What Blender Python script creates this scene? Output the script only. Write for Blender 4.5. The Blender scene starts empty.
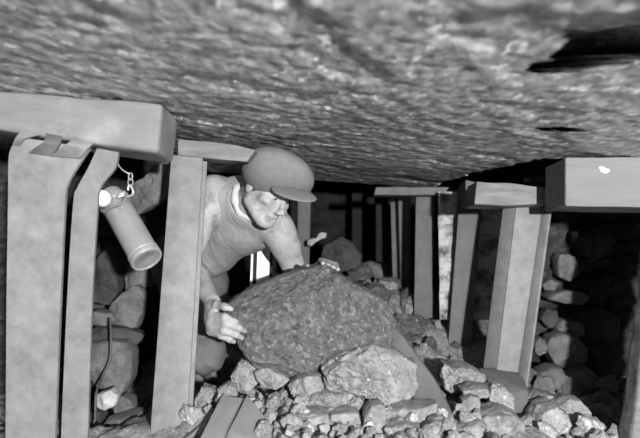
import bpy, bmesh, math, random
import numpy as np
from mathutils import Vector, Matrix, noise as mnoise

random.seed(7)
C = bpy.context.scene.collection
F_PX = 700.0
PITCH = math.radians(4.2)
CAM = Vector((0.0, 0.0, 0.60))

def P(px, py, d):
    """Point of the place seen at pixel (px, py), d metres along the camera axis."""
    x = (px - 320.0) / F_PX * d
    v = (219.0 - py) / F_PX * d
    return Vector((x, d * math.cos(PITCH) - v * math.sin(PITCH), CAM.z + d * math.sin(PITCH) + v * math.cos(PITCH)))

# ------------------------------------------------------------------ object helpers
def mesh_obj(name, verts, faces, m, parent=None, origin=None, smooth=None):
    verts = [Vector(v) for v in verts]
    if origin is None:
        if parent is not None:
            origin = Vector((0, 0, 0))
        else:
            lo = Vector((min(v.x for v in verts), min(v.y for v in verts), min(v.z for v in verts)))
            hi = Vector((max(v.x for v in verts), max(v.y for v in verts), max(v.z for v in verts)))
            origin = Vector(((lo.x + hi.x) / 2, (lo.y + hi.y) / 2, lo.z))
    if parent is not None:
        base = parent.location.copy()
        p = parent.parent
        while p is not None:
            base = base + p.location
            p = p.parent
        loc = Vector((0, 0, 0))
        verts = [v - base for v in verts]
    else:
        loc = origin
        verts = [v - origin for v in verts]
    me = bpy.data.meshes.new(name)
    me.from_pydata([tuple(v) for v in verts], [], faces)
    me.update()
    bm = bmesh.new(); bm.from_mesh(me)
    bmesh.ops.recalc_face_normals(bm, faces=bm.faces)
    bm.to_mesh(me); bm.free()
    if smooth is not None:
        me.polygons.foreach_set('use_smooth', [True] * len(me.polygons))
        if smooth < 180:
            me.set_sharp_from_angle(angle=math.radians(smooth))
    me.materials.append(m)
    o = bpy.data.objects.new(name, me)
    C.objects.link(o)
    o.location = loc
    if parent is not None:
        o.parent = parent
    return o

def bm_obj(name, bm, m, parent=None, smooth=None):
    bm.verts.ensure_lookup_table(); bm.verts.index_update()
    vs = [v.co.copy() for v in bm.verts]
    fs = [[v.index for v in f.verts] for f in bm.faces]
    bm.free()
    return mesh_obj(name, vs, fs, m, parent, smooth=smooth)

def tag(o, label, cat, group=None, kind=None):
    o['label'] = label; o['category'] = cat
    if group: o['group'] = group
    if kind: o['kind'] = kind
    return o

def thing(name, loc, label, cat, group=None):
    o = bpy.data.objects.new(name, None); C.objects.link(o)
    o.location = loc; o.empty_display_size = 0.05
    return tag(o, label, cat, group)

def prism_bm(front, ext, bevel=0.004, bm=None, seg=2):
    """front: list of world points (polygon), extruded by vector ext, edges bevelled."""
    own = bm is None
    b = bmesh.new()
    vf = [b.verts.new(p) for p in front]
    ext = ext if isinstance(ext, list) else [ext] * len(front)
    vb = [b.verts.new(Vector(p) + Vector(e)) for p, e in zip(front, ext)]
    n = len(front)
    b.faces.new(vf); b.faces.new(list(reversed(vb)))
    for i in range(n):
        j = (i + 1) % n
        b.faces.new((vf[i], vb[i], vb[j], vf[j]))
    bmesh.ops.recalc_face_normals(b, faces=b.faces)
    if bevel > 0:
        bmesh.ops.bevel(b, geom=list(b.edges), offset=bevel, segments=seg, affect='EDGES', profile=0.5)
    return b

def rough_bm(b, cuts, amp, scale, seed=0):
    """subdivide and roughen a prism so that timber and plate are not perfectly flat"""
    bmesh.ops.triangulate(b, faces=b.faces[:])
    for _ in range(cuts):
        es = [e for e in b.edges if e.calc_length() > 0.02]
        if es: bmesh.ops.subdivide_edges(b, edges=es, cuts=1, use_grid_fill=True)
        bmesh.ops.triangulate(b, faces=b.faces[:])
    b.normal_update()
    off = Vector((seed * 3.7, seed * 1.3, seed * 2.1))
    dl = [(v, v.normal * amp * mnoise.noise(v.co * scale + off)) for v in b.verts]
    for v, dv in dl: v.co += dv
    return b

def tube_bm(pts, r, segs=8, bm=None, closed=False):
    b = bm or bmesh.new()
    pts = [Vector(p) for p in pts]
    n = len(pts); rings = []
    prev = None
    for i, p in enumerate(pts):
        a = pts[i - 1] if (i > 0 or closed) else p
        c = pts[(i + 1) % n] if (i < n - 1 or closed) else p
        t = (c - a).normalized()
        if prev is None:
            s = t.cross(Vector((0.3, 0.2, 1))).normalized()
        else:
            s = (prev - t * prev.dot(t)).normalized()
        prev = s
        u = t.cross(s)
        rr = r[i] if isinstance(r, (list, tuple)) else r
        rings.append([b.verts.new(p + (s * math.cos(k * 2 * math.pi / segs) + u * math.sin(k * 2 * math.pi / segs)) * rr) for k in range(segs)])
    m = n if closed else n - 1
    for i in range(m):
        A, B = rings[i], rings[(i + 1) % n]
        for k in range(segs):
            b.faces.new((A[k], A[(k + 1) % segs], B[(k + 1) % segs], B[k]))
    if not closed:
        b.faces.new(list(reversed(rings[0]))); b.faces.new(rings[-1])
    return b

def lathe_bm(profile, A, B, segs=40, bm=None):
    """profile [(t, r)] along A->B, t in metres from A"""
    b = bm or bmesh.new()
    ax = (B - A).normalized()
    s = ax.cross(Vector((0.2, 1, 0.1))).normalized(); u = ax.cross(s)
    rings = []
    for t, r in profile:
        c = A + ax * t
        rings.append([b.verts.new(c + (s * math.cos(k * 2 * math.pi / segs) + u * math.sin(k * 2 * math.pi / segs)) * max(r, 1e-4)) for k in range(segs)])
    for i in range(len(rings) - 1):
        for k in range(segs):
            b.faces.new((rings[i][k], rings[i][(k + 1) % segs], rings[i + 1][(k + 1) % segs], rings[i + 1][k]))
    b.faces.new(list(reversed(rings[0]))); b.faces.new(rings[-1])
    return b

def smooth_path(pts, n=8):
    pts = [Vector(p) for p in pts]; out = []
    for i in range(len(pts) - 1):
        p0 = pts[max(i - 1, 0)]; p1 = pts[i]; p2 = pts[i + 1]; p3 = pts[min(i + 2, len(pts) - 1)]
        for k in range(n):
            t = k / n
            out.append(0.5 * ((2 * p1) + (p2 - p0) * t + (2 * p0 - 5 * p1 + 4 * p2 - p3) * t * t + (3 * p1 - p0 - 3 * p2 + p3) * t ** 3))
    out.append(pts[-1])
    return out

# ------------------------------------------------------------------ materials (grey: a black and white photograph)
def mat(name, lo, hi, scale=8, rough=0.8, bump=0.3, bscale=40, stretch=(1, 1, 1), spec=0.3, flecks=None, fleckscale=60, metallic=0.0, detail=6, bdist=0.01, blotch=None, ramp=(0.3, 0.72)):
    m = bpy.data.materials.new(name); m.use_nodes = True
    nt = m.node_tree; N = nt.nodes; L = nt.links
    bs = N['Principled BSDF']
    tc = N.new('ShaderNodeTexCoord'); mp = N.new('ShaderNodeMapping')
    mp.inputs['Scale'].default_value = stretch
    L.new(tc.outputs['Object'], mp.inputs['Vector'])
    n1 = N.new('ShaderNodeTexNoise'); n1.inputs['Scale'].default_value = scale; n1.inputs['Detail'].default_value = detail; n1.inputs['Roughness'].default_value = 0.65
    L.new(mp.outputs[0], n1.inputs['Vector'])
    cr = N.new('ShaderNodeValToRGB')
    cr.color_ramp.elements[0].position = ramp[0]; cr.color_ramp.elements[1].position = ramp[1]
    cr.color_ramp.elements[0].color = (lo, lo, lo, 1); cr.color_ramp.elements[1].color = (hi, hi, hi, 1)
    L.new(n1.outputs['Fac'], cr.inputs['Fac'])
    col = cr.outputs['Color']
    if blotch:
        bscl, bval, bthr = blotch
        nb = N.new('ShaderNodeTexNoise'); nb.inputs['Scale'].default_value = bscl; nb.inputs['Detail'].default_value = 8
        L.new(tc.outputs['Object'], nb.inputs['Vector'])
        rb = N.new('ShaderNodeValToRGB'); rb.color_ramp.elements[0].position = bthr; rb.color_ramp.elements[1].position = bthr + 0.12
        L.new(nb.outputs['Fac'], rb.inputs['Fac'])
        mx = N.new('ShaderNodeMix'); mx.data_type = 'RGBA'
        L.new(rb.outputs['Color'], mx.inputs['Factor']); L.new(col, mx.inputs['A']); mx.inputs['B'].default_value = (bval, bval, bval, 1)
        col = mx.outputs['Result']
    if flecks:
        fval, fthr = flecks
        nf = N.new('ShaderNodeTexNoise'); nf.inputs['Scale'].default_value = fleckscale; nf.inputs['Detail'].default_value = 2
        L.new(mp.outputs[0], nf.inputs['Vector'])
        rf = N.new('ShaderNodeValToRGB'); rf.color_ramp.elements[0].position = fthr; rf.color_ramp.elements[1].position = fthr + 0.05
        L.new(nf.outputs['Fac'], rf.inputs['Fac'])
        mx = N.new('ShaderNodeMix'); mx.data_type = 'RGBA'
        L.new(rf.outputs['Color'], mx.inputs['Factor']); L.new(col, mx.inputs['A']); mx.inputs['B'].default_value = (fval, fval, fval, 1)
        col = mx.outputs['Result']
    L.new(col, bs.inputs['Base Color'])
    bs.inputs['Roughness'].default_value = rough
    bs.inputs['Specular IOR Level'].default_value = spec
    bs.inputs['Metallic'].default_value = metallic
    if bump > 0:
        n2 = N.new('ShaderNodeTexNoise'); n2.inputs['Scale'].default_value = bscale; n2.inputs['Detail'].default_value = 8; n2.inputs['Roughness'].default_value = 0.7
        L.new(mp.outputs[0], n2.inputs['Vector'])
        bp = N.new('ShaderNodeBump'); bp.inputs['Strength'].default_value = bump; bp.inputs['Distance'].default_value = bdist
        L.new(n2.outputs['Fac'], bp.inputs['Height']); L.new(bp.outputs['Normal'], bs.inputs['Normal'])
    return m

M = {}
M['roof'] = mat('roof_rock', 0.15, 0.78, scale=38, rough=0.30, bump=1.0, bscale=50, stretch=(1, 0.5, 1), spec=1.0, flecks=(0.95, 0.605), fleckscale=36, bdist=0.014, detail=10, ramp=(0.36, 0.66))  # bright flecks paint flash sparkle into the roof colour
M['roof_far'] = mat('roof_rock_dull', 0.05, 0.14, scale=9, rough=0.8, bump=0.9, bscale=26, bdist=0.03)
M['floor'] = mat('coal_dirt', 0.13, 0.42, scale=40, rough=0.85, bump=1.0, bscale=75, flecks=(0.5, 0.64), fleckscale=70, bdist=0.02)
M['coal'] = mat('coal', 0.12, 0.34, scale=24, rough=0.6, bump=1.0, bscale=50, spec=0.45, flecks=(0.42, 0.69), fleckscale=40, bdist=0.009)
M['coal_shiny'] = mat('coal_glossy', 0.16, 0.40, scale=16, rough=0.35, bump=0.7, bscale=30, spec=0.7, flecks=(0.6, 0.66), fleckscale=30, bdist=0.02)
M['lump'] = mat('stone_lump', 0.08, 0.30, scale=42, rough=0.75, bump=1.0, bscale=62, flecks=(0.34, 0.59), fleckscale=60, bdist=0.04, blotch=(8, 0.12, 0.57))
M['stone'] = mat('pack_stone', 0.075, 0.19, scale=16, rough=0.85, bump=0.9, bscale=40, bdist=0.012)
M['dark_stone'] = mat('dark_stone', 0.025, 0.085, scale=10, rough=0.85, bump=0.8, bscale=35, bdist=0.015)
M['rock_black'] = mat('near_black_rock', 0.008, 0.035, scale=10, rough=0.9, bump=0.8, bscale=35, bdist=0.015)  # near-black rock colour keeps the far walls dark
M['white_wall'] = mat('whitewashed_stone', 0.12, 0.55, scale=12, rough=0.9, bump=1.0, bscale=22, bdist=0.03, ramp=(0.36, 0.55))
M['pale_stone'] = mat('pale_stone', 0.25, 0.5, scale=14, rough=0.85, bump=0.3, bscale=30)
M['steel'] = mat('dull_steel', 0.13, 0.21, scale=22, rough=0.6, bump=0.12, bscale=70, spec=0.35, blotch=(7, 0.225, 0.58))
M['steel_far'] = mat('darker_steel', 0.075, 0.125, scale=16, rough=0.65, bump=0.15, bscale=50, spec=0.3)  # darker copy of the dull steel, mainly for far posts
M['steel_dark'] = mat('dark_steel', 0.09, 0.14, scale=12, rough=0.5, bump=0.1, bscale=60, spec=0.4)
M['steel_black'] = mat('near_black_steel', 0.015, 0.035, scale=12, rough=0.9, bump=0.1, bscale=60, spec=0.05)  # near-black steel keeps the far posts and the white post's gap dark
M['plate'] = mat('worn_plate', 0.17, 0.23, scale=10, rough=0.5, bump=0.08, bscale=60, spec=0.4)
M['wood'] = mat('sawn_timber', 0.145, 0.20, scale=7, rough=0.85, bump=0.2, bscale=24, stretch=(0.8, 3, 3), spec=0.15, blotch=(5, 0.26, 0.60))
M['wood_end'] = mat('timber_end_grain', 0.085, 0.15, scale=10, rough=0.9, bump=0.5, bscale=30, stretch=(1, 7, 1.5))
M['wood_pale'] = mat('pale_timber', 0.10, 0.23, scale=6, rough=0.85, bump=0.4, bscale=20, stretch=(1, 3, 8))
M['white_paint'] = mat('white_paint', 0.8, 0.9, scale=6, rough=0.5, bump=0.05)
M['skin'] = mat('skin', 0.25, 0.36, scale=18, rough=0.55, bump=0.3, bscale=70, spec=0.3, bdist=0.005, blotch=(22, 0.19, 0.53))
M['vest'] = mat('cotton_vest', 0.26, 0.34, scale=10, rough=0.9, bump=0.8, bscale=11, spec=0.1, stretch=(2.2, 1.6, 0.6), bdist=0.016)
M['scarf'] = mat('pale_cotton', 0.42, 0.5, scale=10, rough=0.9, bump=0.4, bscale=25, spec=0.1)
M['cap'] = mat('wool_cap', 0.14, 0.175, scale=40, rough=0.95, bump=0.2, bscale=120, spec=0.1, bdist=0.004)
M['trousers'] = mat('work_trousers', 0.10, 0.15, scale=10, rough=0.9, bump=0.9, bscale=10, spec=0.1)
M['boot'] = mat('boot_leather', 0.03, 0.06, rough=0.5)
M['hair'] = mat('dark_hair', 0.03, 0.07, scale=60, rough=0.6, bump=0.3, bscale=120)
M['lamp'] = mat('lamp_metal', 0.26, 0.34, scale=12, rough=0.4, bump=0.06, bscale=50, spec=0.5, metallic=0.25)
M['lamp_dark'] = mat('lamp_base_metal', 0.13, 0.2, scale=30, rough=0.5, bump=0.3, bscale=60)
M['chrome'] = mat('bright_metal', 0.4, 0.5, rough=0.25, bump=0.0, spec=0.6, metallic=0.4)
M['glass_white'] = mat('opal_glass', 0.85, 0.9, rough=0.2, bump=0.0, spec=0.6)
M['rubber'] = mat('rubber_cable', 0.06, 0.1, rough=0.6, bump=0.0)

M['coal_small'] = mat('coal_fragments', 0.09, 0.29, scale=3.0, rough=0.6, bump=0.8, bscale=5, spec=0.4, flecks=(0.45, 0.66), fleckscale=6, bdist=0.0025)
M['shiny_small'] = mat('glossy_fragments', 0.15, 0.40, scale=3.0, rough=0.35, bump=0.7, bscale=4, spec=0.7, flecks=(0.6, 0.64), fleckscale=5, bdist=0.0025)
M['dark_small'] = mat('dark_rubble', 0.035, 0.12, scale=3.0, rough=0.8, bump=0.9, bscale=5, flecks=(0.2, 0.66), fleckscale=6, bdist=0.006)
M['stone_small'] = mat('stone_rubble', 0.07, 0.18, scale=3.0, rough=0.85, bump=0.8, bscale=5, bdist=0.005)
# ------------------------------------------------------------------ setting: roof, floor, walls
def roof_z(x, y):
    z = CAM.z + 0.43 - 0.080 * x + 0.03 * (y - 2.0)
    return z

def bumpy(x, y, sc, seed):
    return mnoise.fractal(Vector((x * sc, y * sc, seed)), 0.9, 2.1, 5)

def grid_obj(name, xs, ys, fn, m, smooth=40):
    vs = [Vector(fn(x, y)) for y in ys for x in xs]
    nx = len(xs)
    fs = [(j * nx + i, j * nx + i + 1, (j + 1) * nx + i + 1, (j + 1) * nx + i) for j in range(len(ys) - 1) for i in range(nx - 1)]
    o = mesh_obj(name, vs, fs, m, origin=Vector((0, 0, 0)), smooth=smooth)
    o['kind'] = 'structure'
    return o

hole_c = (P(612, 52, 1.36).x, P(612, 52, 1.36).y)
def roof_fn(x, y):
    z = roof_z(x, y)
    z += 0.006 * mnoise.noise(Vector((x * 2.0, y * 2.0, 3.1))) + 0.0030 * mnoise.noise(Vector((x * 15 - y * 5, y * 9, 2.0))) + 0.0022 * mnoise.noise(Vector((x * 38, y * 22, 9.0))) + 0.0012 * mnoise.noise(Vector((x * 60, y * 45, 4.0)))
    # thin bedding plates that have come away
    s2 = mnoise.noise(Vector((x * 5.0 - y * 2.0 + 4, y * 4.0, 1.0)))
    z += 0.004 * (1 if s2 > 0.3 else 0)
    yo = y; dz = 0.0
    # roof pockets slanted to stay unlit: near the camera, two small ones further on
    for (hx, hy, rx, ry, dep) in ((0.535, 1.04, 0.135, 0.110, 0.16), (0.440, 1.275, 0.046, 0.045, 0.16), (0.485, 1.175, 0.075, 0.085, 0.16), (0.66, 1.83, 0.040, 0.030, 0.05), (0.62, 1.87, 0.02, 0.02, 0.04)):
        q = ((x - hx) / rx) ** 2 + ((yo - hy) / ry) ** 2 + 0.6 * mnoise.noise(Vector((x * 18, yo * 18, 5.5)))
        if q < 1.0:
            dz = max(dz, dep * min(1.0, (1.0 - q) * 9.0))
    if dz > 0: return (x, y + dz * 3.5, z + dz)
    # roof raised beyond the right hand beam so that area stays dark
    edge = np.interp(y, [2.30, 2.36, 2.75, 3.35], [0.95, 0.765, 0.675, 0.60]) + 0.02 * mnoise.noise(Vector((x * 12, y * 12, 8)))
    if y > 2.30 and x > edge:
        z += min(1.0, (x - edge) / 0.025) * 0.34
    elif y > 3.75:
        z += min(1.0, (y - 3.75) / 0.10) * 0.30
    return (x, y, z)

def lin(a, b, n): return [a + (b - a) * i / (n - 1) for i in range(n)]
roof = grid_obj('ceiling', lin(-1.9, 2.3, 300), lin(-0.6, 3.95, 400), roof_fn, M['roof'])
def roof2_fn(x, y):
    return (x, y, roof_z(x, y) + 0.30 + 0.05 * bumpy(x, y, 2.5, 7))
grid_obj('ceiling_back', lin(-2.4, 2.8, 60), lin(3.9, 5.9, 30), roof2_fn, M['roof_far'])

# floor: control heights from what the photo shows of the dirt
ctl = []
for px, py, d in [(222, 408, 2.27), (255, 404, 2.2), (280, 398, 2.2), (300, 404, 2.16), (270, 428, 2.05), (310, 424, 2.06), (350, 424, 2.06), (400, 428, 2.08), (350, 405, 2.2), (400, 405, 2.2), (440, 412, 2.30), (425, 345, 2.9), (426, 322, 3.2), (455, 365, 2.9),
                  (350, 300, 3.5), (390, 290, 3.6), (320, 275, 4.0), (370, 262, 4.4), (480, 398, 2.5), (520, 415, 2.45), (560, 425, 2.5), (600, 440, 2.5), (120, 438, 2.6), (100, 440, 2.9), (200, 392, 2.6), (200, 368, 3.0),
                  (280, 372, 2.7), (330, 350, 2.9), (250, 340, 3.2), (480, 340, 3.2), (560, 395, 3.0), (440, 300, 3.9), (280, 300, 4.0)]:
    ctl.append(P(px, py, d))
for x, y, z in [(-0.9, 1.9, 0.0), (-1.4, 2.2, 0.0), (-0.6, 1.6, 0.0), (0, 1.4, 0.02), (0.6, 1.5, 0.0), (1.0, 1.7, 0.0), (1.4, 2.2, 0.0), (0, 0.5, 0), (-1, 0.5, 0), (1, 0.5, 0), (-1.6, 3.2, 0.05), (1.7, 3.2, 0.1), (-1, 4.6, 0.4), (1.2, 4.6, 0.35), (0, 5.2, 0.5), (-0.45, 2.0, 0.02), (-0.2, 1.75, 0.03), (0.05, 1.72, 0.03), (0.3, 1.75, 0.03), (0.55, 1.9, 0.02), (0.8, 2.0, 0.02)]:
    ctl.append(Vector((x, y, z)))
def floor_base(x, y):
    s = w = 0.0
    for c in ctl:
        d2 = (c.x - x) ** 2 + (c.y - y) ** 2 + 0.004
        k = 1.0 / d2 ** 1.6
        s += k * c.z; w += k
    return s / w
def floor_fn(x, y):
    z = floor_base(x, y)
    vd = mnoise.voronoi(Vector((x * 13, y * 13, 2.0)))[0]; v2 = mnoise.voronoi(Vector((x * 31, y * 31, 5.0)))[0]
    z += 0.016 * bumpy(x, y, 6, 2) + 0.026 * (0.5 - vd[0]) + 0.012 * (0.5 - v2[0])
    return (x, y, z)
grid_obj('floor', lin(-1.9, -0.9, 30)[:-1] + lin(-0.9, 1.2, 230) + lin(1.2, 2.1, 30)[1:], lin(0.2, 1.75, 40)[:-1] + lin(1.75, 3.5, 200) + lin(3.5, 5.4, 70)[1:], floor_fn, M['floor'], smooth=45)

def wall_grid(name, A, B, z0, z1, n, m2, m, amp, seed, sc=3.0):
    """rough wall between plan points A and B"""
    A = Vector((A[0], A[1], 0)); B = Vector((B[0], B[1], 0))
    t = (B - A).normalized(); nrm = Vector((t.y, -t.x, 0))
    vs = []
    for j in range(m2):
        for i in range(n):
            p = A + (B - A) * (i / (n - 1)); z = z0 + (z1 - z0) * j / (m2 - 1)
            q = Vector((p.x * sc, p.y * sc + seed, z * sc * 1.6))
            vd = mnoise.voronoi(q)[0]
            h = amp * (1.0 - 1.6 * vd[0]) + 0.35 * amp * mnoise.fractal(q * 3, 0.9, 2.0, 4)
            vs.append(p + nrm * h + Vector((0, 0, z)))
    fs = [(j * n + i, j * n + i + 1, (j + 1) * n + i + 1, (j + 1) * n + i) for j in range(m2 - 1) for i in range(n - 1)]
    o = mesh_obj(name, vs, fs, m, origin=Vector((0, 0, 0)), smooth=50)
    o['kind'] = 'structure'
    return o
wall_grid('wall_back', (-2.0, 5.3), (2.4, 5.3), 0.1, 1.6, 120, 50, M['rock_black'], 0.12, 1)
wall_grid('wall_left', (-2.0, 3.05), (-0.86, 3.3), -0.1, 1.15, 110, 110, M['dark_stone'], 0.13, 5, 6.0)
wall_grid('wall_left_side', (-0.86, 3.3), (-0.75, 5.4), -0.1, 1.5, 60, 50, M['rock_black'], 0.10, 9, 5.0)
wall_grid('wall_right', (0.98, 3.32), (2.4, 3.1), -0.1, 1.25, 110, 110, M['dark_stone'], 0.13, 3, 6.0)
ww = wall_grid('wall_whitewashed', (P(437.5, 200, 3.2).x, 3.165), (0.85, 3.15), 0.38, 0.955, 90, 90, M['white_wall'], 0.022, 12, 7.5)

# ------------------------------------------------------------------ rocks
def rock_mesh(name, seed, sub=3, planes=16, rough=0.10, flat=1.0):
    rnd = random.Random(seed)
    pl = []
    for _ in range(planes):
        n = Vector((rnd.gauss(0, 1), rnd.gauss(0, 1), rnd.gauss(0, 1))).normalized()
        pl.append((n, rnd.uniform(0.62, 1.0)))
    for ax in (Vector((1, 0, 0)), Vector((0, 1, 0)), Vector((0, 0, 1))):
        for s in (-1, 1): pl.append((ax * s, rnd.uniform(0.75, 1.0)))
    b = bmesh.new()
    bmesh.ops.create_icosphere(b, subdivisions=sub, radius=1.0)
    off = Vector((seed * 7.3, seed * 2.9, seed * 5.1))
    for v in b.verts:
        d = v.co.normalized()
        r = min((dd / max(n.dot(d), 1e-3)) for n, dd in pl if n.dot(d) > 0.05)
        r = min(r, 1.25)
        r *= 1.0 + rough * mnoise.fractal(d * 2.6 + off, 0.9, 2.1, 5) + 0.16 * (0.45 - mnoise.voronoi(d * 3.2 + off)[0][0])
        v.co = d * r
    me = bpy.data.meshes.new(name)
    b.to_mesh(me); b.free()
    me.polygons.foreach_set('use_smooth', [True] * len(me.polygons))
    me.set_sharp_from_angle(angle=math.radians(28))
    return me

ROCKS = {}
for key, mm, n in (('coal', 'coal_small', 8), ('dark', 'dark_small', 5), ('stone', 'stone_small', 6), ('shiny', 'shiny_small', 4)):
    ROCKS[key] = []
    for i in range(n):
        me = rock_mesh('rock_lump', 11 * len(key) + 31 * i + 5, sub=4 if i < 4 else 3, planes=13 + i, rough=0.13)
        me.materials.append(M[mm]); ROCKS[key].append(me)

def place_rock(name, key, i, c, size, rot, label, cat, group=None):
    o = bpy.data.objects.new(name, ROCKS[key][i % len(ROCKS[key])])
    C.objects.link(o)
    o.location = c; o.scale = size; o.rotation_euler = rot
    return tag(o, label, cat, group)

def outline_rock(name, pts, d, thick, m, label, cat, group=None, seed=1, rough=0.05, tilt=0.0, lean=0.0, nth=72, nph=36, e=0.45, crag=1.0, facets=10, planes=()):
    """a lump whose silhouette follows pts (pixels) at depth d and whose body is thick metres deep;
    lean > 0 tips its top away from the viewer, tilt > 0 sets its right side further away"""
    d = d + thick / 2
    q = [((x - 320) / F_PX * d, (219 - y) / F_PX * d) for x, y in pts]
    cx = sum(a for a, b in q) / len(q); cy = sum(b for a, b in q) / len(q)
    poly = [(a - cx, b - cy) for a, b in q]
    def rad(th):
        dx, dy = math.cos(th), math.sin(th); best = 0
        for i in range(len(poly)):
            (x1, y1), (x2, y2) = poly[i], poly[(i + 1) % len(poly)]
            ex, ey = x2 - x1, y2 - y1
            den = dx * ey - dy * ex
            if abs(den) < 1e-9: continue
            t = (x1 * ey - y1 * ex) / den; s = (x1 * dy - y1 * dx) / den
            if t > 0 and -1e-6 <= s <= 1 + 1e-6: best = max(best, t)
        return best
    R = [rad(2 * math.pi * k / nth) for k in range(nth)]
    size = max(R)
    cw = P(320 + cx / d * F_PX, 219 - cy / d * F_PX, d)
    rt = Vector((1, 0, 0)); up = Vector((0, -math.sin(PITCH), math.cos(PITCH))); fw = Vector((0, math.cos(PITCH), math.sin(PITCH)))
    off = Vector((seed * 5.3, seed * 1.7, seed * 3.9))
    vs = []
    def dis(p):
        k = p / size
        a = mnoise.fractal(k * 2.2 + off, 0.85, 2.1, 6)
        vd = mnoise.voronoi(k * 2.6 + off)[0]
        v2 = mnoise.voronoi(k * 7.5 + off)[0]
        return size * rough * (a + crag * (0.55 - vd[0]) * 1.1 + crag * 0.8 * (0.5 - v2[0]) + 0.40 * mnoise.noise(k * 20) + 0.2 * mnoise.noise(k * 45))
    for j in range(nph + 1):
        ph = math.pi * j / nph
        s, c = math.sin(ph), math.cos(ph)
        rr = abs(s) ** e; yy = -math.copysign(abs(c) ** e, c)
        for k in range(nth):
            th = 2 * math.pi * k / nth
            u = R[k] * rr * math.cos(th); v = R[k] * rr * math.sin(th)
            w = yy * thick / 2 + v * lean + u * tilt
            p = Vector((u, v, w))
            vs.append(p)
            if j in (0, nph): break
    rnd = random.Random(seed)
    for _ in range(facets):
        n = Vector((rnd.gauss(0, 1), rnd.gauss(0, 1), rnd.gauss(0, 1) - 0.9)).normalized()
        if math.hypot(n.x, n.y) > 0.75: n = Vector((n.x * 0.6, n.y * 0.6, -0.8)).normalized()
        dd = max(v.dot(n) for v in vs) * rnd.uniform(0.76, 0.92)
        vs = [v - n * (v.dot(n) - dd) if v.dot(n) > dd else v for v in vs]
    for n, fr in planes:
        n = Vector(n).normalized(); dd = max(v.dot(n) for v in vs) * fr
        vs = [v - n * (v.dot(n) - dd) if v.dot(n) > dd else v for v in vs]
    mean = sum(dis(v) for v in vs[::7]) / len(vs[::7])
    out = []
    for v in vs:
        g = dis(v) - mean
        out.append(v + Vector((v.x / size * 0.7, v.y / size * 0.7, math.copysign(min(1, abs(v.z) / thick * 2), v.z))) * g)
    vs = [cw + rt * p.x + up * p.y + fw * p.z for p in out]
    fs = []
    def idx(j, k):
        if j == 0: return 0
        if j == nph: return 1 + (nph - 1) * nth
        return 1 + (j - 1) * nth + k % nth
    for j in range(nph):
        for k in range(nth):
            f = [idx(j, k), idx(j, k + 1), idx(j + 1, k + 1), idx(j + 1, k)]
            g = []
            for a in f:
                if a not in g: g.append(a)
            fs.append(g)
    o = mesh_obj(name, vs, fs, m, smooth=35)
    return tag(o, label, cat, group)

# the big lump the man holds
lump = outline_rock('stone_lump', [(221, 309), (230, 300), (241, 292), (262, 282), (290, 272), (312, 266), (326, 264), (336, 270), (346, 277), (366, 288), (377, 294), (386, 302), (388, 310), (396, 320), (391, 335), (387, 350),
    (372, 351), (352, 349), (340, 352), (324, 358), (316, 366), (300, 372), (285, 373), (268, 369), (254, 358), (240, 340), (228, 326)], 2.22, 0.25, M['lump'],
    'big speckled stone lump held up between the hands of the man', 'stone', seed=3, rough=0.05, lean=0.05, nth=170, nph=100, e=0.36, facets=0,
    planes=(((-0.28, 0.80, -0.62), 0.80), ((0.02, -0.10, -1.0), 0.90), ((0.62, 0.25, -0.75), 0.86), ((-0.2, -0.75, -0.65), 0.90), ((-0.75, -0.1, -0.65), 0.86)))

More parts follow.
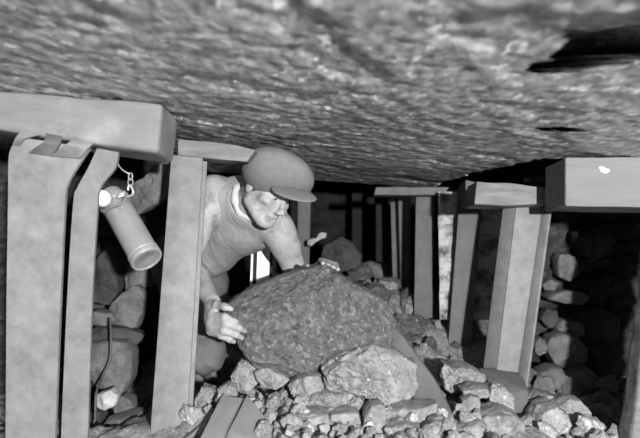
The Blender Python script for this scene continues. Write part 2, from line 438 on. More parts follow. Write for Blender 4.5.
rk = 'coal lumps lying in the front heap'
OUT = [
 ([(319, 364), (335, 353), (355, 348), (372, 345), (397, 353), (418, 365), (418, 386), (410, 396), (394, 400), (378, 402), (366, 392), (350, 389), (335, 389), (323, 384)], 2.10, 0.22, 'coal', 'broad flat coal slab lying just under the lower right edge of the held stone', 0.15, 0.35),
 ([(288, 384), (296, 377), (307, 373), (319, 373), (326, 385), (312, 394), (295, 398)], 2.13, 0.16, 'coal', 'coal lump wedged left of the broad flat slab, under the held stone', 0.10, 0.3),
 ([(300, 398), (315, 390), (336, 389), (354, 391), (356, 400), (350, 409), (325, 411), (300, 409)], 2.10, 0.16, 'coal', 'crumbling coal piece above the two square blocks at the bottom', 0.14, 0.3),
 ([(296, 411), (315, 409), (328, 410), (331, 420), (324, 433), (312, 439), (300, 436), (298, 424)], 2.00, 0.16, 'coal', 'square coal block at the bottom, left of its wider twin', 0.06, 0.3),
 ([(330, 412), (345, 409), (358, 410), (361, 420), (359, 432), (348, 441), (328, 440), (329, 424)], 2.00, 0.17, 'coal', 'wide pale coal block with a rounded top at the bottom centre of the heap', 0.06, 0.3),
 ([(363, 412), (370, 403), (380, 402), (385, 406), (385, 420), (384, 438), (370, 445), (361, 438), (363, 424)], 1.99, 0.15, 'coal', 'upright pale coal block standing between two dark gaps below the slab', 0.06, 0.2),
 ([(386, 408), (400, 403), (425, 403), (437, 402), (437, 412), (424, 417), (405, 419), (387, 421)], 2.05, 0.16, 'coal', 'long flat coal piece leaning against the dark curved plate', 0.08, 0.5),
 ([(387, 424), (402, 420), (418, 420), (423, 430), (415, 442), (392, 444)], 1.98, 0.15, 'coal', 'coal piece lying below the long flat one beside the curved plate', 0.08, 0.3),
 ([(424, 426), (434, 418), (446, 419), (452, 428), (449, 441), (426, 443)], 2.02, 0.14, 'coal', 'coal lump at the foot of the dark curved plate', 0.09, 0.3),
 ([(277, 434), (286, 425), (296, 425), (302, 434), (296, 444), (280, 444)], 2.00, 0.12, 'coal_shiny', 'small bright lump left of the square block at the bottom', 0.09, 0.2),
 ([(439, 370), (443, 361), (449, 365), (456, 363), (470, 365), (484, 373), (484, 382), (468, 388), (453, 390), (441, 386)], 2.36, 0.22, 'coal', 'jagged coal lump on top of the right heap, beside the round bottomed post', 0.14, 0.3),
 ([(460, 388), (472, 384), (487, 386), (488, 396), (474, 398), (462, 397)], 2.25, 0.12, 'coal', 'flat coal piece lying below the jagged lump on the right heap', 0.10, 0.6),
 ([(461, 399), (470, 394), (479, 397), (479, 410), (470, 417), (461, 413)], 2.20, 0.10, 'coal', 'small square coal lump framed by dark gaps in the right heap', 0.08, 0.2),
 ([(486, 392), (492, 382), (502, 384), (511, 395), (512, 406), (500, 410), (488, 405)], 2.27, 0.14, 'coal_shiny', 'glinting broken coal lump right under the foot of the channel post', 0.16, 0.3),
 ([(471, 424), (482, 412), (500, 407), (514, 412), (524, 424), (520, 438), (498, 444), (474, 442)], 2.10, 0.20, 'coal', 'large coal lump with a bright ridge at the bottom of the right heap', 0.09, 0.5),
 ([(449, 432), (462, 424), (478, 418), (486, 424), (478, 436), (460, 444), (449, 442)], 2.06, 0.12, 'coal', 'low flat coal piece at the bottom between curved plate and right heap', 0.09, 0.6),
 ([(530, 418), (538, 406), (552, 401), (564, 410), (568, 424), (560, 436), (540, 440), (529, 432)], 2.22, 0.20, 'coal_shiny', 'pale faceted coal lump at the bottom, right of the dark gap', 0.10, 0.4),
 ([(552, 402), (566, 396), (578, 398), (587, 410), (588, 430), (580, 442), (568, 436), (562, 414)], 2.32, 0.20, 'coal', 'shaded coal lump at the right end of the heap', 0.09, 0.3),
 ([(524, 396), (536, 390), (552, 394), (556, 402), (540, 408), (526, 405)], 2.42, 0.14, 'coal', 'small dull lump behind the pale faceted one, below the packed stones', 0.09, 0.4),
 ([(232, 374), (240, 361), (252, 358), (262, 366), (258, 382), (246, 392), (234, 388)], 2.24, 0.14, 'coal', 'crumbly coal lump under the left end of the held stone', 0.16, 0.2),
 ([(254, 370), (266, 364), (282, 372), (292, 378), (280, 386), (262, 386)], 2.22, 0.14, 'coal', 'coal piece under the middle of the lower edge of the held stone', 0.12, 0.4),
 ([(196, 398), (202, 386), (214, 388), (220, 396), (210, 408), (198, 412)], 2.2, 0.12, 'coal', 'coal lump beside the foot of the bare steel post in front of the man', 0.14, 0.3),
 ([(218, 388), (228, 382), (236, 386), (238, 396), (228, 400), (219, 397)], 2.2, 0.09, 'coal', 'small lump at the tip of the left steel plate', 0.14, 0.3),
]
for i, (pts, d, th, mk, lab, rg, ln) in enumerate(OUT):
    outline_rock('coal_lump', pts, d, th, M[mk], lab, 'coal', rk, seed=20 + i * 3, rough=rg, lean=ln, nth=96, nph=52, e=0.68)

# packed stones right and left
OUT2 = [
 ([(554, 262), (556, 253), (566, 253), (575, 258), (576, 274), (566, 281), (556, 276)], 3.1, 0.16, 'stone', 'pale rounded stone highest in the dark pack behind the channel post'),
 ([(541, 298), (548, 292), (560, 289), (580, 291), (588, 298), (578, 304), (560, 302)], 3.05, 0.22, 'stone', 'thin pointed flat stone with a lit upper side in the right pack'),
 ([(540, 284), (548, 278), (556, 282), (554, 290), (544, 290)], 3.12, 0.12, 'stone', 'small stone just above the thin pointed one in the right pack'),
 ([(552, 326), (560, 318), (580, 322), (584, 334), (570, 338), (556, 336)], 3.05, 0.16, 'stone', 'flat grey stone between the pointed stone and the big rounded one'),
 ([(543, 346), (548, 336), (558, 331), (572, 334), (584, 346), (584, 362), (566, 368), (550, 362)], 2.95, 0.2, 'stone', 'big rounded stone low in the right pack'),
 ([(533, 342), (538, 336), (545, 340), (545, 352), (537, 355), (532, 350)], 2.95, 0.1, 'stone', 'small stone touching the left side of the big rounded one'),
 ([(534, 384), (538, 370), (548, 364), (560, 366), (564, 378), (552, 388), (540, 392)], 2.85, 0.18, 'stone', 'slanting pale stone at the foot of the right pack'),
 ([(560, 384), (566, 370), (584, 364), (596, 376), (594, 394), (570, 400)], 2.9, 0.2, 'stone', 'broad dark stone beside the slanting one at the foot of the right pack'),
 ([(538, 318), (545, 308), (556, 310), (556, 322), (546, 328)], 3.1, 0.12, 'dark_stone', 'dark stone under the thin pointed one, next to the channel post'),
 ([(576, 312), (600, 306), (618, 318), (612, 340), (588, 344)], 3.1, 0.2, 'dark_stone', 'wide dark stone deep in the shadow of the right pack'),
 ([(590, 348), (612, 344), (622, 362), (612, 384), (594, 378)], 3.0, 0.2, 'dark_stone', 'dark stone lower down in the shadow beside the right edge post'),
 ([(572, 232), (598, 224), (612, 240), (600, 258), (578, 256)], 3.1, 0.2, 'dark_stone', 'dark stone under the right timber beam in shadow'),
 # left pack
 ([(108, 322), (112, 304), (124, 292), (138, 284), (145, 292), (146, 312), (140, 326), (124, 328)], 2.75, 0.18, 'stone', 'angular stone with a pale face in the gap below the lamp'),
 ([(88, 316), (98, 309), (112, 312), (118, 320), (108, 325), (92, 324)], 2.7, 0.14, 'stone', 'small pale flake in the left gap beside the angular stone'),
 ([(86, 332), (100, 324), (128, 326), (146, 334), (140, 344), (104, 345), (86, 344)], 2.7, 0.16, 'dark_stone', 'dark flat stone under the pale flake in the left gap'),
 ([(84, 356), (92, 342), (110, 339), (128, 340), (136, 350), (135, 374), (126, 394), (106, 386), (88, 372)], 2.6, 0.2, 'stone', 'large smooth grey stone crossed by a cable in the left gap'),
 ([(94, 404), (98, 393), (112, 388), (120, 394), (118, 404), (106, 409)], 2.45, 0.10, 'pale_stone', 'small bright stone below the smooth grey one in the left gap'),
 ([(112, 404), (124, 394), (134, 398), (136, 412), (120, 416)], 2.5, 0.12, 'stone', 'dull lump right of the small bright stone in the left gap'),
 ([(104, 424), (110, 416), (130, 411), (143, 410), (148, 424), (146, 446), (106, 448)], 2.4, 0.2, 'stone', 'flat topped stone on the floor at the bottom of the left gap'),
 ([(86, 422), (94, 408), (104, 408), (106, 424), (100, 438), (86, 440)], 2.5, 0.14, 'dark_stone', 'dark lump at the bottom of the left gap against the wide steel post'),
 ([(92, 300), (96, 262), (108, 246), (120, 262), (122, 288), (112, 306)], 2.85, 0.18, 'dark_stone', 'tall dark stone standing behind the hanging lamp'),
 ([(128, 290), (126, 268), (138, 256), (154, 262), (156, 284), (142, 292)], 2.9, 0.16, 'stone', 'grey stone peeping out under the lower end of the lamp'),
]
for i, (pts, d, th, mk, lab) in enumerate(OUT2):
    outline_rock('pack_stone', pts, d, th, M[mk], lab, 'stone', 'packed stones right and left of the posts', seed=120 + i * 3, rough=0.07, lean=0.15, nth=48, nph=24, e=0.6)

outline_rock('stone_slab', [(128, 200), (134, 184), (146, 178), (156, 166), (172, 160), (186, 164), (186, 186), (172, 192), (160, 204), (140, 214), (132, 212)], 2.55, 0.12, M['stone'],
             'rough grey stone slab jutting out behind the lamp towards the bare steel post', 'stone', seed=61, rough=0.06, e=0.5)

# scattered lumps: dark rubble far behind, small pieces on the heaps
def scatter(n, region, dr, size, keys, label, cat, group, name, seed, sink=0.35):
    rnd = random.Random(seed); done = []
    for i in range(n):
        for _ in range(40):
            x = rnd.uniform(region[0], region[1]); y = rnd.uniform(region[2], region[3])
            s = rnd.uniform(*size)
            if all(math.hypot(x - a, y - b) > 0.85 * (s + c_) for a, b, c_ in done): break
        else:
            continue
        done.append((x, y, s))
        z = floor_fn(x, y)[2]
        sx, sy, sz = s * rnd.uniform(0.8, 1.3), s * rnd.uniform(0.8, 1.3), s * rnd.uniform(0.55, 0.9)
        place_rock(name, rnd.choice(keys), rnd.randrange(8), (x, y, z + sz * sink), (sx, sy, sz), (rnd.uniform(-1.3, 1.3), rnd.uniform(-1.3, 1.3), rnd.uniform(0, 6.3)), label, cat, group)

scatter(46, (-0.12, 0.44, 3.05, 4.3), None, (0.035, 0.085), ['dark', 'dark', 'coal'], 'dark lump in the dim rubble slope behind the held stone', 'coal', 'dark lumps on the slope behind', 'rubble_lump', 5, 0.5)
scatter(22, (0.26, 0.60, 2.6, 3.3), None, (0.015, 0.04), ['dark', 'coal'], 'small lump on the dirt slope behind the curved plate', 'coal', 'small lumps on the dirt slope', 'rubble_lump', 6, 0.4)
scatter(150, (-0.40, 0.34, 1.92, 2.34), None, (0.012, 0.040), ['coal', 'coal', 'coal', 'shiny'], 'small loose coal fragment on the front heap under the held stone', 'coal', 'small fragments on the front heap', 'coal_fragment', 7, 0.6)
scatter(80, (0.36, 0.98, 1.98, 2.6), None, (0.012, 0.042), ['coal', 'coal', 'shiny'], 'small loose coal fragment on the right heap below the channel post', 'coal', 'small fragments on the right heap', 'coal_fragment', 8, 0.6)
scatter(14, (0.86, 1.3, 2.5, 3.1), None, (0.03, 0.09), ['stone', 'dark'], 'shaded stone on the floor in front of the right pack', 'stone', 'shaded stones before the right pack', 'rubble_lump', 9, 0.5)
scatter(12, (-1.0, -0.68, 2.3, 2.9), None, (0.03, 0.07), ['stone', 'dark'], 'small stone on the floor in the gap between the left posts', 'stone', 'small stones in the left gap', 'rubble_lump', 10, 0.5)
# pale bone shaped stone on the far slope
ps = outline_rock('pale_stone', [(307, 245), (308, 240), (313, 238), (317, 238), (318, 234), (322, 232), (327, 233), (326, 238), (321, 239), (316, 242), (312, 246)], 3.7, 0.09, M['pale_stone'],
             'small pale knobbly stone on the dim slope behind the man', 'stone', seed=77, rough=0.04, crag=0.3)
outline_rock('rubble_lump', [(320, 262), (324, 246), (340, 236), (352, 242), (362, 256), (358, 268), (336, 272)], 3.75, 0.25, M['dark_stone'], 'big dark lump beside the pale knobbly stone on the dim slope', 'coal', 'dark lumps on the slope behind', seed=81, rough=0.1)

# ------------------------------------------------------------------ steel posts
def girder(name, top, bot, h, label, m='steel', shift=(0.0, 0.0), extra_down=0.0, t=0.010, group='steel girder posts'):
    """H section: near flange corners from pixels, far flange h metres behind"""
    (xl, xr, yt, dt) = top; (bl, br, yb, db) = bot
    TL, TR, BL, BR = P(xl, yt, dt), P(xr, yt, dt), P(bl, yb, db), P(br, yb, db)
    root = thing(name, (BL + BR) / 2, label, 'post', group)
    z = Vector((0, 0, 1))
    u = (TR - TL).normalized(); up = ((TL + TR) / 2 - (BL + BR) / 2).normalized()
    v = u.cross(up).normalized()
    if v.y < 0: v = -v
    off = v * h + Vector((shift[0], 0, 0))
    b = prism_bm([BL, BR, TR, TL], v * t, 0.003); bm_obj('flange', b, M[m], root, smooth=50)
    b = prism_bm([p + off for p in (BL, BR, TR, TL)], v * t, 0.003); bm_obj('flange', b, M[m], root, smooth=50)
    mb, mt = (BL + BR) / 2, (TL + TR) / 2
    b = prism_bm([mb - u * t / 2 + v * t, mb + u * t / 2 + v * t, mt + u * t / 2 + v * t, mt - u * t / 2 + v * t], off - v * t, 0.001); bm_obj('web', b, M[m], root, smooth=50)
    return root

girder('steel_post', (171, 203, 155, 2.25), (148.5, 185.5, 452, 2.15), 0.085, 'bare steel girder post standing right in front of the shoulder of the man')
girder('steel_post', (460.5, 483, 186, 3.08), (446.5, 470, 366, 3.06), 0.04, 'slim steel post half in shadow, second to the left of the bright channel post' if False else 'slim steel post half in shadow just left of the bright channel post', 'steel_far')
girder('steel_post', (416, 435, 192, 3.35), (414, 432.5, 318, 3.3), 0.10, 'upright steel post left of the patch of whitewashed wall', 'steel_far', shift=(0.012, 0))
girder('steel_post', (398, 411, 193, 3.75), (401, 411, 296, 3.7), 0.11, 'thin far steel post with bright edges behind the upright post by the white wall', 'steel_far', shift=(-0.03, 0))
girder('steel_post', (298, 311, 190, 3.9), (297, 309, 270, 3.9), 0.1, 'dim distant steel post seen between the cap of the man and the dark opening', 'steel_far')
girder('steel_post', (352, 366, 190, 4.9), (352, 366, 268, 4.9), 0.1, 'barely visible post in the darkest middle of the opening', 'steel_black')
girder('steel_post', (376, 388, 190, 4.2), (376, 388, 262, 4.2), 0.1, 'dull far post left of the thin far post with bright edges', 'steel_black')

# white painted post behind the man
wp = thing('painted_post', P(262, 372, 2.9), 'white painted post seen under the arm of the man above the held stone', 'post')
bm_obj('flange', prism_bm([P(253, 372, 2.88), P(266, 372, 2.88), P(271, 215, 2.88), P(258.5, 215, 2.88)], Vector((0, 0.012, 0)), 0.002), M['white_paint'], wp)
bm_obj('web', prism_bm([P(249, 372, 2.90), P(268.5, 372, 2.90), P(274, 215, 2.90), P(254, 215, 2.90)], Vector((0, 0.012, 0)), 0.001), M['steel_black'], wp)
bm_obj('edge_strip', prism_bm([P(247, 372, 2.88), P(249, 372, 2.88), P(254.5, 215, 2.88), P(252.5, 215, 2.88)], Vector((0, 0.03, 0)), 0.001), M['white_paint'], wp)

# wide buckled post at the left edge
bp = thing('buckled_steel_post', P(40, 560, 1.97), 'wide buckled steel post with torn bent top under the left timber beam', 'post', 'steel girder posts')
def bent_sheet(name, left, right, t, m, parent):
    """a sheet between two edge polylines (pixel, depth), t thick away from the viewer"""
    L_ = smooth_path([P(*p) for p in left], 5); R_ = smooth_path([P(*p) for p in right], 5)
    n = len(L_); k = 8
    fr = [[L_[i].lerp(R_[i], j / k) for j in range(k + 1)] for i in range(n)]
    vs = [p for row in fr for p in row] + [p + Vector((0, t, 0)) for row in fr for p in row]
    W = k + 1; off = n * W; fs = []
    for i in range(n - 1):
        for j in range(k):
            a, b, c, d = i * W + j, i * W + j + 1, (i + 1) * W + j + 1, (i + 1) * W + j
            fs.append((a, b, c, d)); fs.append((off + d, off + c, off + b, off + a))
        for j in (0, k):
            a, d = i * W + j, (i + 1) * W + j
            fs.append((a, d, off + d, off + a))
    for i in (0, n - 1):
        for j in range(k):
            a, b = i * W + j, i * W + j + 1
            fs.append((a, b, off + b, off + a))
    return mesh_obj(name, vs, fs, m, parent, smooth=45)
bent_sheet('flange', [(4, 560, 1.94), (5.5, 440, 1.94), (6.5, 300, 1.94), (8, 200, 1.94), (8.5, 160, 1.94), (12, 146, 1.93), (19, 137, 1.92)],
           [(50, 560, 1.94), (55, 440, 1.94), (60.5, 300, 1.94), (65, 205, 1.94), (68, 184, 1.94), (78, 166, 1.95), (90, 148, 1.97)], 0.014, M['steel'], bp)
bent_sheet('flange', [(57, 560, 2.03), (61, 440, 2.03), (67, 300, 2.03), (73, 205, 2.03), (77, 188, 2.03), (88, 168, 2.02), (98, 146, 2.02)],
           [(82, 560, 2.03), (87.5, 440, 2.03), (92, 300, 2.03), (97, 215, 2.03), (100, 188, 2.03), (115, 168, 2.02), (119, 150, 2.02)], 0.014, M['steel'], bp)
bent_sheet('web', [(26, 560, 1.96), (28, 440, 1.96), (30, 300, 1.96), (32, 180, 1.96)], [(30, 560, 1.96), (32, 440, 1.96), (34, 300, 1.96), (36, 180, 1.96)], 0.12, M['steel_dark'], bp)  # web coloured darker so the shaded gap between flanges reads dark
# torn folds at its head
bent_sheet('torn_fold', [(28, 153, 1.93), (36, 147, 1.915), (44, 141, 1.91), (46, 133, 1.93)], [(50, 156, 1.93), (56, 150, 1.925), (60, 143, 1.92), (62, 136, 1.93)], 0.010, M['steel_far'], bp)
bent_sheet('torn_fold', [(50, 156, 1.93), (60, 149, 1.91), (68, 143, 1.905), (74, 137, 1.93)], [(80, 158, 1.935), (84, 153, 1.93), (88, 148, 1.93), (95, 142, 1.94)], 0.010, M['steel'], bp)
bent_sheet('torn_fold', [(12, 146, 1.93), (16, 137, 1.91), (22, 131, 1.915)], [(20, 146, 1.93), (24, 139, 1.91), (40, 135, 1.915)], 0.008, M['steel'], bp)

# bright channel post right
cp = thing('channel_post', P(505, 380, 2.55), 'broad bright steel channel post leaning under the cap board at right', 'post')
def strip(name, tl, tr, br, bl, ext, m, parent):
    return bm_obj(name, prism_bm([P(*bl), P(*br), P(*tr), P(*tl)], ext, 0.003), m, parent, smooth=50)
strip('web', (516, 206, 2.60), (543, 207, 2.60), (518.5, 373, 2.56), (496.5, 370, 2.56), Vector((0, 0.012, 0)), M['steel'], cp)
strip('flange', (503, 206, 2.66), (517, 206, 2.60), (497.5, 370, 2.56), (483, 368, 2.62), Vector((0.004, 0.012, 0)), M['steel'], cp)
strip('flange', (542.5, 206, 2.60), (550.5, 208, 2.565), (526, 388, 2.52), (517.5, 373, 2.56), Vector((0.010, 0.006, 0)), M['steel'], cp)
# sole block under it
b = prism_bm([P(479, 367, 2.52), P(500, 367, 2.60), P(522, 371, 2.60), P(529, 391, 2.42), P(506, 394, 2.38), P(482, 383, 2.42)], Vector((0.0, 0.03, -0.10)), 0.006)
tag(bm_obj('sole_block', rough_bm(b, 2, 0.004, 12, 3), M['wood_end'], smooth=50), 'smooth wooden sole block under the foot of the channel post', 'block')

# post at the right edge of the photo
b = prism_bm([P(627, 470, 2.12), P(710, 470, 2.12), P(740, 207, 2.22), P(662, 207, 2.22)], Vector((0, 0.10, 0)), 0.012)
tag(bm_obj('timber_post', rough_bm(b, 4, 0.006, 18, 4), M['wood_pale'], smooth=60), 'rough timber post at the right edge under the heavy timber beam', 'post')

# ------------------------------------------------------------------ timber beams and boards
def timber(name, front, ext, m, label, cat, seed, bevel=0.006, amp=0.006, cuts=4, group=None):
    b = prism_bm([P(*p) for p in front], ext, bevel)
    return tag(bm_obj(name, rough_bm(b, cuts, amp, 9, seed), m, smooth=60), label, cat, group)
timber('roof_timber', [(-160, 108, 1.93), (158, 153, 1.93), (163, 103, 1.93), (-160, 78, 1.93)], Vector((0, 0.20, 0.0)), M['wood'], 'heavy grey timber beam under the roof at left, on the buckled steel post', 'beam', 1, 0.012, 0.005)
rb = thing('roof_timber', P(600, 206, 2.2), 'heavy square timber beam under the roof at right with dark sawn end', 'beam')
b = prism_bm([P(566, 206, 2.2), P(800, 210, 2.2), P(800, 156, 2.2), P(566, 157.5, 2.2)], Vector((0, 0.205, 0)), 0.003)
bm_obj('beam_body', rough_bm(b, 4, 0.002, 9, 2), M['wood'], rb, smooth=50)
xe = P(566, 180, 2.2).x - 0.0015
e = [Vector((xe, q.y, q.z)) for q in (P(566, 204.5, 2.205), P(566, 159, 2.205))]
b = prism_bm([e[0], e[1], e[1] + Vector((0, 0.19, 0.0)), e[0] + Vector((0, 0.19, 0.0))], Vector((0.004, 0, 0)), 0.001)
bm_obj('sawn_end', b, M['wood_end'], rb)
# white paint splash on the beam
b = bmesh.new(); c = P(604, 170, 2.196)
ring = [b.verts.new(c + Vector((0.014 * math.cos(a) * (1 + .3 * math.sin(3 * a)) + .004 * math.sin(a), 0, 0.009 * math.sin(a) * (1 + .25 * math.cos(2 * a)) - .006 * math.cos(a)))) for a in lin(0, 2 * math.pi, 25)[:-1]]
back = [b.verts.new(v.co + Vector((0, 0.006, 0))) for v in ring]
b.faces.new(ring); b.faces.new(list(reversed(back)))
for i in range(24): b.faces.new((ring[i], back[i], back[(i + 1) % 24], ring[(i + 1) % 24]))
bm_obj('paint_splash', b, M['white_paint'], rb)

timber('cap_board', [(474, 205, 2.50), (546, 205, 2.50), (546, 187, 2.50), (477, 181, 2.50)], Vector((0, 0.16, 0)), M['wood_pale'], 'weathered cap board resting on top of the channel post', 'board', 5, 0.004, 0.006)
timber('cap_board', [(178, 155, 2.24), (222, 160, 2.24), (247, 162, 2.24), (256, 150, 2.24), (236, 144, 2.24), (178, 139, 2.24)], Vector((0, 0.09, 0.005)), M['wood_pale'], 'split wooden cap board on the bare steel post above the shoulder of the man', 'board', 6, 0.004, 0.007)
timber('roof_bar', [(374, 195, 3.25), (443, 195, 3.25), (450, 187, 3.25), (376, 187, 3.25)], Vector((0, 0.10, 0)), M['steel_far'], 'thin roof bar lying over the far posts at the edge of the roof', 'bar', 7, 0.003, 0.004)
timber('roof_wedge', [(466, 205, 2.9), (474, 206, 2.9), (482, 184, 2.9), (466, 180, 2.9)], Vector((0, 0.12, 0)), M['wood_end'], 'dark wooden wedge on the slim half shaded post beside the cap board', 'wedge', 8, 0.003, 0.003)

# ------------------------------------------------------------------ plates in the heap
def curved_plate():
    upper = smooth_path([P(391, 328, 2.36), P(398, 331, 2.34), P(415, 354, 2.28), (P(434, 380, 2.22)), P(449, 409, 2.14), P(456, 430, 2.08)], 5)
    lower = smooth_path([P(386, 356, 2.30), P(394, 362, 2.28), P(408, 384, 2.22), P(418, 408, 2.16), P(432, 432, 2.08), P(438, 452, 2.02)], 5)
    n = len(upper); k = 6; vs = []
    for i in range(n):
        for j in range(k + 1):
            s = j / k
            p = upper[i].lerp(lower[i], s) + Vector((-0.012, 0.02, 0)) * math.sin(math.pi * s)
            vs.append(p)
    W = k + 1; off = n * W
    vs += [v + Vector((0.006, 0.010, 0)) for v in vs]
    fs = []
    for i in range(n - 1):
        for j in range(k):
            a, b_, c_, d_ = i * W + j, i * W + j + 1, (i + 1) * W + j + 1, (i + 1) * W + j
            fs += [(a, b_, c_, d_), (off + d_, off + c_, off + b_, off + a)]
        for j in (0, k):
            a, d_ = i * W + j, (i + 1) * W + j
            fs.append((a, d_, off + d_, off + a))
    for i in (0, n - 1):
        for j in range(k):
            a, b_ = i * W + j, i * W + j + 1
            fs.append((a, b_, off + b_, off + a))
    return mesh_obj('conveyor_plate', vs, fs, M['steel_dark'], smooth=60)
tag(curved_plate(), 'dark curved steel plate sloping down through the heap right of the held stone', 'plate')

b = prism_bm([P(247, 395, 2.10), P(229, 430, 1.95), P(220, 452, 1.88), P(300, 452, 1.88), P(276, 430, 1.96)], Vector((0, 0.02, -0.010)), 0.002)
tag(bm_obj('steel_plate', b, M['plate']), 'flat triangular steel plate end sticking out of the front heap, right of its neighbour', 'plate')
b = prism_bm([P(222, 395, 2.12), P(200, 438, 1.93), P(194, 452, 1.88), P(219, 452, 1.89), P(228, 430, 1.96), P(243, 398, 2.11)], Vector((0, 0.02, -0.010)), 0.002)
tag(bm_obj('steel_plate', b, M['plate']), 'narrow flat steel plate lying left of the triangular plate, dark hollow beside it', 'plate')

# ------------------------------------------------------------------ hand lamp on its chain
A, B = P(114, 201, 2.17), P(147, 260, 2.05)
ax = (B - A).normalized(); Ln = (B - A).length
lp = thing('miner_lamp', P(150, 268, 2.1), 'cylindrical metal hand lamp hanging by a chain from the buckled post', 'lamp')
bm_obj('body', lathe_bm([(0.015, 0.036), (0.018, 0.046), (0.028, 0.047), (0.034, 0.0445), (0.04, 0.045), (Ln - 0.035, 0.045), (Ln - 0.030, 0.0445)], A, B), M['lamp'], lp, smooth=40)
base_ = bm_obj('base_ring', lathe_bm([(Ln - 0.032, 0.0445), (Ln - 0.030, 0.0475), (Ln - 0.022, 0.0475), (Ln - 0.020, 0.0455), (Ln - 0.016, 0.0455), (Ln - 0.014, 0.048), (Ln - 0.004, 0.048), (Ln, 0.046), (Ln, 0.041), (Ln - 0.005, 0.040), (Ln - 0.005, 0.001)], A, B), M['lamp'], lp, smooth=40)
bm_obj('base_disc', lathe_bm([(Ln - 0.0055, 0.0395), (Ln - 0.003, 0.039), (Ln - 0.003, 0.020), (Ln - 0.0045, 0.018), (Ln - 0.0045, 0.001)], A, B), M['lamp_dark'], base_, smooth=40)
hd = bm_obj('lamp_head', lathe_bm([(-0.040, 0.008), (-0.038, 0.024), (-0.030, 0.035), (-0.010, 0.038), (-0.002, 0.036), (0.000, 0.044), (0.003, 0.0495), (0.018, 0.0495), (0.022, 0.047)], A, B), M['lamp'], lp, smooth=40)
lc = P(102.5, 198, 2.09)
ld = (P(98, 193, 2.03) - P(108, 203, 2.11)).normalized()
bm_obj('lamp_glass', lathe_bm([(-0.012, 0.022), (0.0, 0.0245), (0.010, 0.0225), (0.017, 0.017), (0.021, 0.010), (0.023, 0.002)], lc, lc + ld), M['glass_white'], hd, smooth=60)
bm_obj('glass_rim', lathe_bm([(-0.022, 0.019), (-0.020, 0.0255), (-0.006, 0.0265), (-0.004, 0.025), (-0.004, 0.020)], lc, lc + ld), M['lamp'], hd, smooth=40)
bm_obj('guard_bar', tube_bm(smooth_path([P(104, 212, 2.07), P(112, 207, 2.055), P(122, 203, 2.055), P(126, 196, 2.07)], 5), 0.0035), M['lamp_dark'], hd, smooth=60)
bm_obj('switch_plate', prism_bm([P(117, 198, 2.08), P(124, 196, 2.085), P(125, 191, 2.09), P(119, 193, 2.085)], Vector((0, 0.012, 0)), 0.002), M['chrome'], hd)
hk = bm_obj('hook', tube_bm(smooth_path([P(127, 197, 2.11), P(133, 194, 2.1), P(132, 188, 2.1), P(129, 185, 2.1), P(128, 190, 2.1)], 5), 0.0035), M['chrome'], lp, smooth=60)
ch = bm_obj('chain', tube_bm(smooth_path([P(117, 161, 2.04), P(119, 166, 2.06), P(124, 171, 2.09), P(130, 174, 2.1)], 6), 0.0022), M['chrome'], lp, smooth=60)
for (c0, s) in ((P(130.5, 176.5, 2.1), 0), (P(130.5, 182, 2.1), 1)):
    pts = []
    for a in lin(0, 2 * math.pi, 17)[:-1]:
        w = Vector((0.0065 * math.cos(a), 0.003 * math.cos(a) * (1 if s else -1), 0.011 * math.sin(a)))
        pts.append(c0 + w)
    bm_obj('link', tube_bm(pts, 0.0019, 6, closed=True), M['chrome'], ch, smooth=60)

# cable in the left gap
cab = tube_bm(smooth_path([P(110, 318, 2.62), P(111, 337, 2.56), P(109.5, 360, 2.55), P(102, 377, 2.52), P(96, 394, 2.42), P(95, 418, 2.40), P(90, 436, 2.44), P(88, 446, 2.5)], 6), 0.0045)
tag(bm_obj('cable', cab, M['rubber'], smooth=60), 'thin dark cable running down over the smooth stone in the left gap', 'cable')

